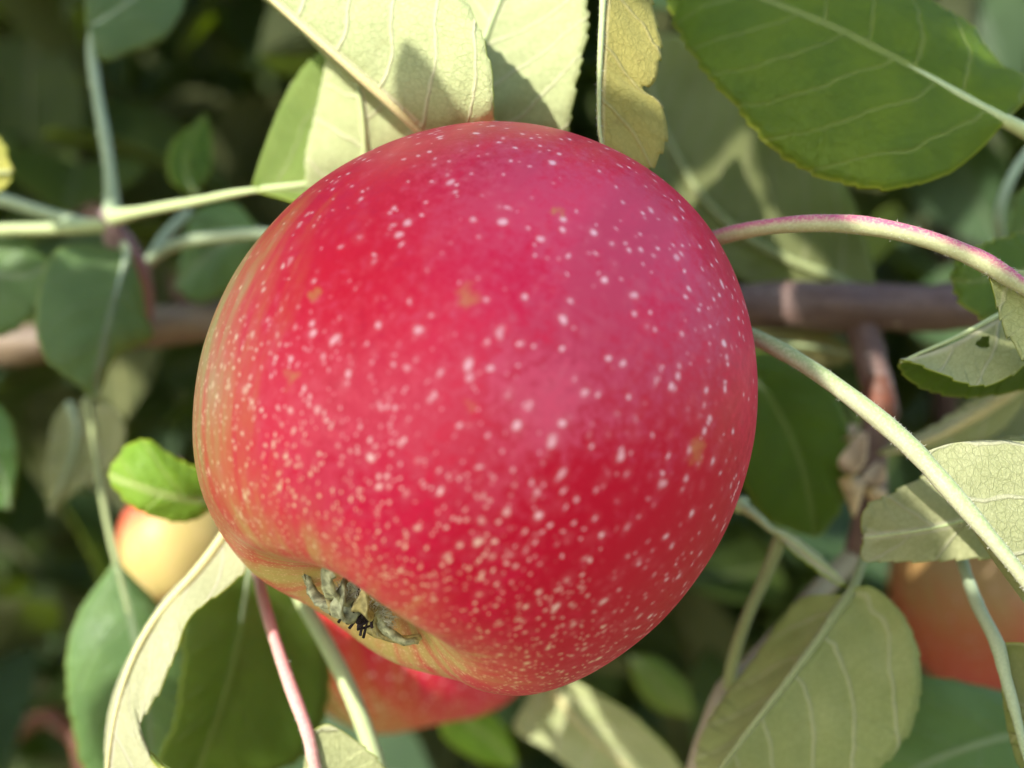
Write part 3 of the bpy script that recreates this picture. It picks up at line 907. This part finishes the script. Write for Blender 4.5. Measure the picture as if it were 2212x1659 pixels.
leaf(lsh, [(800, 520, 176), (795, 420, 166), (790, 300, 161), (780, 200, 160), (750, 120, 161), (715, 70, 164)],  # added blade: its pale colour stands for the green leaf's sunlit half
     [(790, 520, 176), (690, 450, 168), (662, 370, 165), (678, 270, 165), (696, 170, 165), (715, 70, 164)],
     [(810, 515, 176), (900, 420, 162), (950, 300, 158), (930, 180, 158), (850, 110, 160), (715, 70, 164)],
     mats=(UP_LIME, UN_CREAM), lit=True, label="sunlit pale leaf overlapping the bright green leaf at the apple's shoulder", bulge=.04, pet=[(820, 600, 190)], serr=.0003)
leaf(lsh, [(190, 60, 212), (260, 20, 213), (330, -40, 216), (400, -130, 222)],
     [(186, 62, 212), (190, -10, 213), (220, -90, 216), (400, -130, 222)],
     [(196, 64, 212), (215, 128, 210), (290, 106, 211), (352, 82, 212), (388, 30, 214), (410, -50, 218), (400, -130, 222)],
     face='upper', mats=(UP_BLUE, UN_PALE), pet=[(243, 470, 204), (238, 370, 205), (218, 250, 208), (200, 140, 211)], stalk=ST_GREY, pr=(.0014, .0011), hi=False, lit=False, label="blue green leaf on the tall upright stalk at upper left")
leaf(lsh, [(275, 548, 205), (250, 630, 200), (228, 720, 197), (212, 800, 196), (205, 862, 197)],
     [(262, 535, 206), (175, 528, 203), (118, 545, 199), (86, 620, 195), (80, 715, 192), (105, 780, 192), (158, 822, 194), (205, 862, 197)],
     [(285, 552, 205), (302, 610, 206), (312, 680, 206), (328, 725, 206), (285, 752, 203), (244, 778, 200), (222, 830, 198), (205, 862, 197)],
     face='upper', mats=(UP_BLUE, UN_PALE), pet=[(250, 500, 206)], stalk=ST_GREY, lit=False, label="blue green leaf hanging tip down in front of the branch at left", bulge=.08, serr=.0003)
leaf(lsh, [(-260, 540, 212), (-160, 560, 210), (-60, 580, 208), (40, 600, 207), (108, 575, 208)],
     [(-260, 545, 212), (-160, 690, 209), (-60, 730, 207), (30, 712, 206), (85, 650, 206), (108, 578, 208)],
     [(-260, 535, 212), (-160, 480, 213), (-60, 490, 211), (40, 512, 209), (108, 572, 208)],
     face='upper', mats=(UP_BLUE, UN_PALE), hi=False, lit=None, label="pale green leaf entering at the left edge above the branch")
tube("leaf_stalk", cr(pts([(-120, 400, 214), (0, 430, 210), (90, 458, 207), (175, 482, 206), (232, 492, 205)]), 20), [.0014, .0014, .0013, .0015], ST_GREY, lsh, 10)
tube("leaf_stalk", cr(pts([(-120, 500, 206), (0, 497, 205), (120, 494, 204), (190, 489, 204), (236, 486, 204)]), 20), [.0013, .0013, .0013, .0016], ST_GREEN, lsh, 10)
tube("leaf_stalk", cr(pts([(318, 575, 218), (345, 525, 220), (375, 490, 223), (410, 455, 227)]), 16), [.0013, .0012, .0010], ST_GREY, lsh, 8)
tube("leaf_stalk", cr(pts([(318, 570, 218), (345, 545, 216), (400, 522, 214), (470, 512, 212), (560, 506, 212), (680, 520, 214)]), 16), [.0013, .0013, .0012], ST_GREY, lsh, 8)
leaf(lsh, [(420, 420, 232), (400, 370, 232), (410, 310, 234), (442, 250, 238)],
     [(415, 424, 232), (372, 390, 231), (370, 320, 233), (442, 250, 238)], [(425, 418, 232), (452, 370, 233), (455, 310, 235), (442, 250, 238)],
     face='upper', mats=(UP_DARK, UN_PALE), hi=False, lit=False)
leaf(lsh, [(560, 500, 222), (500, 520, 226), (440, 560, 230), (380, 620, 236)],
     [(560, 505, 222), (520, 600, 226), (440, 650, 231), (380, 620, 236)], [(560, 495, 222), (500, 440, 227), (420, 470, 231), (380, 620, 236)],
     face='upper', mats=(UP_BLUE, UN_PALE), hi=False, lit=False)
leaf(lsh, [(-90, 330, 190), (-50, 350, 188), (-10, 372, 187), (24, 372, 187)],
     [(-90, 335, 190), (-50, 400, 188), (0, 412, 187), (24, 374, 187)], [(-90, 325, 190), (-60, 290, 190), (-5, 300, 188), (24, 370, 187)], mats=(UP_DARK, UN_YELLOW), hi=False, lit=True)

# ---- lower left shoot
low = thing("leafy_shoot", "drooping shoot of leaves hanging below left of the large apple", "shoot", P(560, 1120, 185))
tube("stem", cr(pts([(700, 960, 205), (640, 1040, 196), (580, 1110, 187), (545, 1160, 180)]), 16), [.0020, .0019, .0018, .0013], BARK, low, 10, .05)
leaf(low, [(478, 1070, 176), (430, 1080, 172), (370, 1072, 169), (300, 1050, 168), (236, 1026, 170)],
     [(480, 1076, 176), (430, 1115, 173), (375, 1122, 171), (300, 1098, 169), (255, 1062, 169), (236, 1028, 170)],
     [(480, 1064, 176), (440, 1022, 173), (375, 988, 171), (320, 952, 171), (272, 968, 172), (236, 1024, 170)],
     face='upper', mats=(UP_LIME, UN_PALE), pet=[(560, 1090, 186)], label="bright lime green leaf in the sun at the left of the apple", lit=True, bulge=.14, serr=.0004)
leaf(low, [(535, 1085, 160), (490, 1160, 157), (430, 1245, 155), (365, 1305, 154), (308, 1388, 152), (268, 1490, 150), (246, 1590, 149), (236, 1700, 150), (240, 1800, 152)],
     [(530, 1083, 160), (478, 1156, 160), (414, 1240, 160), (350, 1300, 160), (294, 1384, 159), (254, 1486, 158), (230, 1590, 156), (225, 1700, 154), (240, 1800, 152)],
     [(545, 1088, 160), (548, 1190, 152), (512, 1250, 149), (440, 1300, 147), (402, 1338, 146), (380, 1400, 147), (345, 1490, 148), (300, 1575, 147), (330, 1640, 143), (400, 1690, 142), (380, 1780, 144), (240, 1800, 152)],
     mats=(UP_LIME, UN_CREAM), pet=[(640, 1010, 186), (580, 1040, 172)], stalk=ST_CREAM, pr=(.0009, .00095), label="cream backed leaf with a long curved yellow rib at lower left", lit=True, bulge=-.06)
leaf(low, [(250, 1215, 198), (275, 1310, 195), (300, 1420, 193), (320, 1540, 194), (330, 1680, 198)],
     [(246, 1215, 198), (172, 1320, 196), (148, 1430, 193), (158, 1560, 192), (200, 1680, 194), (330, 1690, 198)],
     [(256, 1215, 198), (350, 1320, 199), (420, 1440, 198), (430, 1560, 197), (390, 1660, 197), (330, 1690, 198)],
     face='upper', mats=(UP_BLUE, UN_PALE), pet=[(190, 860, 216), (214, 1020, 208), (232, 1130, 203)], pr=(.0007, .0008), stalk=ST_OLIVE, label="wide green leaf behind the curved yellow rib", lit=None, bulge=.12, hi=False)
leaf(low, [(538, 1215, 180), (526, 1310, 180), (505, 1420, 180), (470, 1540, 182), (420, 1680, 186)],
     [(530, 1215, 180), (440, 1270, 178), (402, 1340, 178), (398, 1440, 178), (380, 1560, 180), (350, 1640, 183), (420, 1690, 186)],
     [(545, 1215, 180), (640, 1290, 184), (700, 1400, 186), (705, 1520, 187), (640, 1640, 187), (420, 1690, 186)],
     face='upper', mats=(UP_DARK, UN_PALE), pet=[(548, 1150, 182)], stalk=ST_GREY, lit=False, label="dark shaded green leaf below the left of the large apple", bulge=.1, hi=False)
leaf(low, [(668, 1590, 146), (690, 1680, 145), (720, 1780, 145), (760, 1900, 147)],
     [(666, 1592, 146), (655, 1690, 147), (665, 1790, 147), (760, 1900, 147)],
     [(672, 1580, 146), (710, 1566, 146), (765, 1602, 146), (830, 1665, 146), (860, 1780, 146), (760, 1900, 147)],
     mats=(UP_DARK, UN_PALE), pet=[(560, 1130, 182), (553, 1200, 172), (566, 1290, 162), (600, 1400, 154), (640, 1520, 148)], stalk=ST_ROSE, pr=(.00085, .0010), lit=None,
     label="leaf hanging from the long rose pink stalk at the bottom edge", hair=900)
tube("leaf_stalk", cr(pts([(600, 1160, 184), (650, 1290, 176), (698, 1378, 171), (748, 1475, 167), (790, 1580, 164), (820, 1680, 162), (850, 1850, 160)]), 30), [.0013, .0014, .0015], ST_GREEN, low, 10)
leaf(low, [(150, 872, 228), (170, 920, 226), (160, 990, 226), (130, 1060, 228), (108, 1110, 232)],
     [(135, 876, 228), (112, 920, 228), (104, 1000, 229), (104, 1070, 230), (108, 1110, 232)],
     [(165, 868, 228), (240, 880, 224), (272, 945, 222), (232, 1012, 223), (160, 1062, 227), (108, 1110, 232)],
     mats=(UP_DARK, UN_PALE), hi=False, lit=False, stalk=ST_GREY, pr=(.0008, .0009), label="grey green leaf underside at the left below the branch")
leaf(low, [(-120, 860, 214), (-60, 930, 212), (0, 1010, 212), (20, 1100, 214)],
     [(-120, 865, 214), (-110, 960, 213), (-60, 1060, 213), (20, 1100, 214)], [(-120, 855, 214), (0, 880, 212), (36, 980, 212), (20, 1100, 214)],
     face='upper', mats=(UP_BLUE, UN_PALE), hi=False, lit=None)
leaf(low, [(640, 1230, 205), (640, 1330, 205), (650, 1440, 206), (680, 1570, 210)],
     [(635, 1230, 205), (580, 1320, 205), (590, 1450, 206), (680, 1580, 210)], [(645, 1230, 205), (700, 1310, 206), (725, 1430, 207), (680, 1580, 210)],
     face='upper', mats=(UP_LIME, UN_PALE), hi=False, lit=False)

# ---- lower right shoot
rsh = thing("leafy_shoot", "shoot with a large drooping olive leaf hanging below right of the large apple", "shoot", P(1850, 1215, 175))
tube("stem", cr(pts([(1850, 1195, 203), (1750, 1300, 196), (1620, 1450, 186), (1570, 1500, 180), (1520, 1640, 176), (1480, 1800, 176)]), 24), [.0022, .0020, .0022, .0026, .0022], stalk_mat("twig_olive", (0.26, 0.22, 0.14), (0.30, 0.27, 0.16)), rsh, 12, .06)
leaf(rsh, [(1832, 1286, 160), (1770, 1380, 157), (1690, 1485, 155), (1600, 1600, 155), (1520, 1710, 158)],
     [(1826, 1284, 160), (1720, 1310, 168), (1620, 1420, 170), (1555, 1540, 168), (1510, 1640, 164), (1520, 1710, 158)],
     [(1840, 1284, 160), (1880, 1268, 160), (1945, 1318, 159), (1985, 1395, 158), (1992, 1470, 157), (1968, 1560, 157), (1900, 1645, 157), (1780, 1720, 158), (1520, 1710, 158)],
     mats=(UP_DARK, UN_SAGE), wav=.0009, pet=[(1895, 1120, 176), (1862, 1215, 166)], stalk=ST_OLIVE, pr=(.0008, .0008), label="large drooping olive leaf underside with clear veins at lower right", lit=False, bulge=.06)
leaf(rsh, [(1668, 1142, 166), (1710, 1170, 164), (1760, 1210, 163), (1826, 1262, 163)],
     [(1668, 1138, 166), (1712, 1156, 165), (1775, 1200, 165), (1826, 1260, 163)],
     [(1668, 1146, 166), (1708, 1184, 163), (1765, 1232, 162), (1800, 1258, 162), (1826, 1264, 163)],
     mats=(UP_LIME, UN_CREAM), hi=False, lit=True, label="narrow sunlit yellow leaf edge above the olive leaf", serr=.0003, rib=.6,
     pet=[(1600, 1090, 172), (1640, 1120, 168)])
tube("leaf_stalk", cr(pts([(1690, 1150, 166), (1660, 1230, 168), (1615, 1330, 171), (1585, 1420, 176), (1572, 1500, 180)]), 20), [.0012, .0010, .0010, .0012], ST_OLIVE, rsh, 10)
leaf(rsh, [(2152, 1395, 142), (2180, 1500, 140), (2210, 1620, 139), (2250, 1780, 140)],
     [(2150, 1398, 142), (2168, 1505, 143), (2196, 1625, 143), (2250, 1780, 140)],
     [(2156, 1388, 142), (2240, 1400, 141), (2340, 1500, 140), (2360, 1650, 140), (2250, 1780, 140)],
     mats=(UP_DARK, UN_OLIVE), pet=[(2050, 1120, 165), (2078, 1210, 155), (2112, 1310, 147)], stalk=ST_GREY, pr=(.0008, .0010), lit=None, label="olive leaf on a thin grey stalk at the lower right edge")
leaf(rsh, [(2330, 1560, 186), (2220, 1580, 184), (2100, 1610, 183), (1980, 1660, 184), (1880, 1740, 188)],
     [(2330, 1565, 186), (2230, 1720, 184), (2100, 1790, 184), (1960, 1790, 186), (1880, 1740, 188)],
     [(2330, 1555, 186), (2230, 1510, 186), (2120, 1484, 184), (2020, 1464, 183), (1950, 1480, 184), (1905, 1600, 186), (1880, 1740, 188)],
     face='upper', mats=(UP_BLUE, UN_PALE), hi=False, lit=False, label="blue green leaf top in the lower right corner")
leaf(rsh, [(1180, 1440, 229), (1210, 1510, 225), (1270, 1580, 223), (1350, 1650, 223), (1440, 1740, 227)],
     [(1170, 1440, 229), (1140, 1510, 229), (1110, 1572, 229), (1170, 1612, 227), (1250, 1668, 226), (1340, 1730, 226), (1440, 1745, 227)],
     [(1190, 1440, 229), (1270, 1490, 221), (1350, 1535, 217), (1425, 1600, 216), (1475, 1680, 219), (1440, 1745, 227)],
     mats=(UP_LIME, UN_CREAM), stalk=ST_CREAM, hi=False, lit=True, label="blurred cream leaf lit by the sun below the large apple", pet=[(1150, 1380, 234)])
leaf(rsh, [(1360, 1420, 290), (1400, 1450, 288), (1440, 1500, 287), (1495, 1545, 288)],
     [(1360, 1424, 290), (1375, 1480, 288), (1420, 1530, 287), (1495, 1548, 288)], [(1362, 1416, 290), (1420, 1425, 289), (1480, 1480, 288), (1495, 1543, 288)],
     face='upper', mats=(UP_LIME, UN_PALE), hi=False, lit=True)
leaf(rsh, [(950, 1530, 262), (1000, 1555, 260), (1050, 1590, 259), (1115, 1650, 260)],
     [(950, 1534, 262), (960, 1590, 260), (1030, 1640, 259), (1115, 1655, 260)], [(950, 1526, 262), (1030, 1525, 261), (1090, 1575, 260), (1115, 1645, 260)],
     face='upper', mats=(UP_LIME, UN_PALE), hi=False, lit=True)

# ------------------------------------------------------------------ unsharp foliage behind: leaves sown through a deep hedge of the same tree
def small_leaf(L=0.062, W=0.019, n=7, m=3, curl=0.2, fold=0.3):
    """grid (n+1, 2m+1) of a leaf along +Y, upper side +Z"""
    u = np.linspace(0, 1, n + 1)
    wd = W * np.sin(np.pi * np.clip(u, 0, 1) ** 0.85) ** 0.8
    g = np.zeros((n + 1, 2 * m + 1, 3))
    met = np.zeros_like(g)
    for j in range(-m, m + 1):
        f = j / m
        g[:, m + j, 0] = f * wd
        g[:, m + j, 1] = u * L
        g[:, m + j, 2] = abs(f) * wd * fold - curl * L * u ** 2
        met[:, m + j] = np.stack([u * L * 100, f * wd * 100, wd * 100], 1)
    return g, met


def sow(name, spots, mats_sets, label, cat, parent=None, L=0.062):
    """many leaves joined into one mesh; spots = (pos, direction, roll, size)"""
    V, F, MI, MT = [], [], [], []
    mats = []
    for a, b in mats_sets:
        mats += [a, b]
    for (pos, dr, roll, size, kind, fold, curl) in spots:
        g, met = small_leaf(L * size, 0.020 * size, curl=curl, fold=fold)
        R = np.array(Vector(dr).to_track_quat('Y', 'Z').to_matrix() @ Matrix.Rotation(roll, 3, 'Y'))
        a, b = g.shape[:2]
        nn = np.array((0, 0, 1.0))
        for lay in (1, -1):
            base = len(V)
            q = g.reshape(-1, 3) + nn * lay * .00014
            V.extend((q @ R.T + pos).tolist())
            MT.extend(met.reshape(-1, 3).tolist())
            for i in range(a - 1):
                for j in range(b - 1):
                    k = base + i * b + j
                    f = (k, k + b, k + b + 1, k + 1)
                    F.append(f[::-1] if lay > 0 else f)
                    MI.append(kind * 2 + (0 if lay > 0 else 1))
    o = mk(name, V, F, mats, parent, midx=MI)
    vattr(o.data, "met", np.array(MT))
    return tag(o, label, cat, kind="stuff")


BG_TOP = leaf_mat("leaf_top_shade_dark", (0.052, 0.086, 0.013), (0.027, 0.054, 0.011), (0.12, 0.15, 0.06), TR, 0.30, 0.45, 0.2, False, 0.3, 0)  # darker copies of the leaf colours, with deep shade put into them
BG_UN = leaf_mat("leaf_underside_shade_dark", (0.115, 0.13, 0.042), (0.075, 0.09, 0.03), (0.22, 0.23, 0.09), TR, 0.30, 0.75, 0.2, True, 0.5, 0)
BG_BLUE = leaf_mat("leaf_top_blue_green_shade_dark", (0.050, 0.105, 0.038), (0.030, 0.070, 0.026), (0.12, 0.17, 0.09), TR, 0.25, 0.42, 0.3, False, 0.3, 0)
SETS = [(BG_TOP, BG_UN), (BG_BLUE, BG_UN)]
spots = []
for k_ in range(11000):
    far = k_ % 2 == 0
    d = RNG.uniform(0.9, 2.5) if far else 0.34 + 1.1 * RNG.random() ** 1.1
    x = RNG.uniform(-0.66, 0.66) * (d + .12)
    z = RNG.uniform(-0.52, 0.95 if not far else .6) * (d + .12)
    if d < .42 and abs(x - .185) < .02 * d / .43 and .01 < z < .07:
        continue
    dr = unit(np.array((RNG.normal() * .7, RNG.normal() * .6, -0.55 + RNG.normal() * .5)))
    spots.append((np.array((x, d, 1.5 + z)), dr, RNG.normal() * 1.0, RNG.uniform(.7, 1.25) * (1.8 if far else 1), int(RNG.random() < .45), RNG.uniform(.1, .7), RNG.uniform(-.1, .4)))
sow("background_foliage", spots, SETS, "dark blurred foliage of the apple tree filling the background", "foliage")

tree = thing("apple_tree", "apple tree limbs dim and blurred deep behind the leaves", "tree", (0.3, 0.55, 0))
tube("trunk", cr([(0.30, .55, 0), (0.25, .50, .6), (0.21, .45, 1.2), (0.195, .43, 1.57), (.22, .44, 1.8), (.28, .5, 2.4)], 30), [.05, .034, .022, .013, .012, .010], BARK, tree, 18, .05)
tube("limb", cr([(0.22, .47, 1.05), (.2, .8, 1.25), (-.1, .7, 1.4), (-.33, .62, 1.72), (-.5, .62, 2.0)], 30), [.028, .022, .018, .014], BARK, tree, 14, .05)
tube("limb", cr([(-.35, .5, 1.2), (-.20, .42, 1.36), (-.16, .40, 1.30), (-.10, .40, 1.1)], 20), [.005, .004, .005], BARK_RED, tree, 10, .05)

# ground of the orchard
gv, gf = [], []
ngr = 60
xs = np.sign(np.linspace(-1, 1, ngr)) * np.abs(np.linspace(-1, 1, ngr)) ** 4 * 900
for yy in xs:
    for xx in xs:
        rr = math.hypot(xx, yy)
        gv.append((xx, yy, 0.03 * math.sin(xx * 1.7) * math.cos(yy * 1.3) if rr < 20 else 0))
for i in range(ngr - 1):
    for j in range(ngr - 1):
        a = i * ngr + j
        gf.append((a, a + 1, a + ngr + 1, a + ngr))
ground = mk("ground", gv, gf, [plain("orchard_grass_ground", (0.19, 0.17, 0.085), 0.95, 0.5, 6, 0.1, 0.02)])
tag(ground, kind="structure")

# ------------------------------------------------------------------ added unseen leaves, placed to block sun from apple and background
S = np.array(SUN)
E1 = unit(np.cross(S, (0, 0, 1.0)))
E2 = np.cross(E1, S)
lit_pts = np.vstack(LIT + [np.array([P(*p) for p in ((1310, 40, 139), (1400, 100, 139), (1350, 180, 139), (2000, 515, 132), (2150, 590, 131), (2100, 40, 158),
                                                   (2140, 130, 157), (760, 250, 168), (850, 230, 166), (1750, 790, 139), (1900, 905, 133), (200, 1430, 193), (640, 1520, 149), (690, 1600, 146), (740, 1640, 146))])])
ap = [unit(RNG.normal(size=3)) for _ in range(1400)]
ap = [np.array(A_C) + p * R_APPLE * (1.0 if p @ E1 > .5 else .86) for p in ap]
ap = np.array([p for p in ap if (p - A_C) @ S > 0])
LIT.append(np.array([P(300, 1130, 283), P(300, 1190, 283), P(340, 1230, 283)]))
shade_pts = np.vstack(SHADE + [ap, ap])
LP = np.stack([lit_pts @ E1, lit_pts @ E2], 1)
SP = np.stack([shade_pts @ E1, shade_pts @ E2], 1)
AC2 = np.array([np.array(A_C) @ E1, np.array(A_C) @ E2])
LP = LP[np.hypot(*(LP - AC2).T) > R_APPLE * .84]
BG = np.array([s[0] for s in spots[:1400]])
BP = np.stack([BG @ E1, BG @ E2], 1)


def covers(c, ang, a, b, pts_):
    d = pts_ - c
    x = d[:, 0] * math.cos(ang) + d[:, 1] * math.sin(ang)
    y = -d[:, 0] * math.sin(ang) + d[:, 1] * math.cos(ang)
    return (x / a) ** 2 + (y / b) ** 2 < 1


def shade_leaves(targets, lits, tries, far0, far1, size, margin):
    left = np.ones(len(targets), bool)
    out = []
    for _ in range(tries):
        if not left.any():
            break
        c = targets[RNG.choice(np.flatnonzero(left))] + RNG.normal(size=2) * .008
        ang = RNG.uniform(0, math.pi)
        sz = size * RNG.uniform(.6, 1.1)
        a, b = .029 * sz, .0165 * sz
        if covers(c, ang, a * margin, b * margin * 1.1, lits).any():
            continue
        cv = covers(c, ang, a * .92, b * .85, targets) & left
        if not cv.any():
            continue
        left &= ~cv
        dist = RNG.uniform(far0, far1)
        p3 = E1 * c[0] + E2 * c[1]
        along = S @ np.array(A_C)
        p3 = p3 + S * (along + dist)
        dr = E1 * math.cos(ang) + E2 * math.sin(ang)
        out.append((p3 - dr * a, dr, sz))
    return out


sun_block = []
SP = np.vstack([SP] + [np.array([[P(*p) @ E1, P(*p) @ E2] for p in ((1350, 280, 139), (1400, 300, 139), (1320, 320, 139), (1180, 300, 155), (1100, 300, 156), (2000, 200, 153), (1800, 150, 155), (1900, 320, 151), (1700, 60, 158))])])
AP2 = np.stack([ap @ E1, ap @ E2], 1)
lv = shade_leaves(SP, LP, 9000, .26, .34, 1.0, 1.14) + shade_leaves(np.vstack([AP2, SP]), LP, 6000, .25, .33, .45, 1.0)
lv = lv + shade_leaves(BP, LP, 500, .5, 1.1, 1.5, 1.2)
BX = BG[:, 0] / BG[:, 1]
BZ = (BG[:, 2] - EYE.z) / BG[:, 1]
lv = lv + shade_leaves(BP[(BX < -.12) & (BZ > .05)], LP, 2500, .45, 1.0, 1.6, 1.1)


def shade_leaf(pos, dr, sz):
    g, met = small_leaf(.058 * sz, .0165 * sz, curl=.04, fold=.06)
    zv = unit(S + RNG.normal(size=3) * .06)
    xv = unit(np.cross(dr, zv))
    zv = np.cross(xv, dr)
    return g, met, np.stack([xv, dr, zv], 1)
VUP = Vector(S)
V, F, MI, MT = [], [], [], []


def add_shade_leaf(pos, dr, sz):
    g, met, Rm = shade_leaf(pos, dr, sz)
    a, b = g.shape[:2]
    for lay in (1, -1):
        base = len(V)
        V.extend(((g.reshape(-1, 3) + (0, 0, lay * .00014)) @ Rm.T + pos).tolist())
        MT.extend(met.reshape(-1, 3).tolist())
        for i in range(a - 1):
            for j in range(b - 1):
                k = base + i * b + j
                f = (k, k + b, k + b + 1, k + 1)
                F.append(f[::-1] if lay > 0 else f)
                MI.append(0 if lay > 0 else 1)


for q_ in lv:
    add_shade_leaf(*q_)
# small added leaves close the gaps through which sun would still reach the fruit
from mathutils.bvhtree import BVHTree
AM = np.array(apple.matrix_world)
av = np.array([v.co for v in apple.data.vertices])[::7] @ AM[:3, :3].T + AM[:3, 3]
an = np.array([v.normal for v in apple.data.vertices])[::7] @ AM[:3, :3].T
keep = (an @ S > .06) & (np.einsum('ij,ij->i', an, unit(np.array(EYE) - av)) > .03)
cen = np.array(A_C)
rel_ = av - cen
keep &= (rel_ @ E1 > -.010) | (rel_ @ E2 < .026)
av = av[keep]
for _ in range(60):
    tree_ = BVHTree.FromPolygons(V, F)
    open_ = [p for p in av if tree_.ray_cast(Vector(p + S * .01), Vector(S))[0] is None]
    if not open_:
        break
    p = open_[RNG.integers(len(open_))]
    ang = RNG.uniform(0, math.pi)
    dr = E1 * math.cos(ang) + E2 * math.sin(ang)
    add_shade_leaf(p + S * RNG.uniform(.21, .25) - dr * .029 * .3, dr, .3)
print("sunlit points left on the apple:", len(open_))
can = mk("added_shade_leaves", V, F, [UP_DARK, UN_OLIVE], midx=MI)
vattr(can.data, "met", np.array(MT))
tag(can, "added unseen leaves that keep the sun off the apple", "foliage", kind="stuff")
print("canopy leaves", len(lv), "tris", sum(len(o.data.loop_triangles) or len(o.data.polygons) * 2 for o in bpy.data.objects if o.type == 'MESH'))
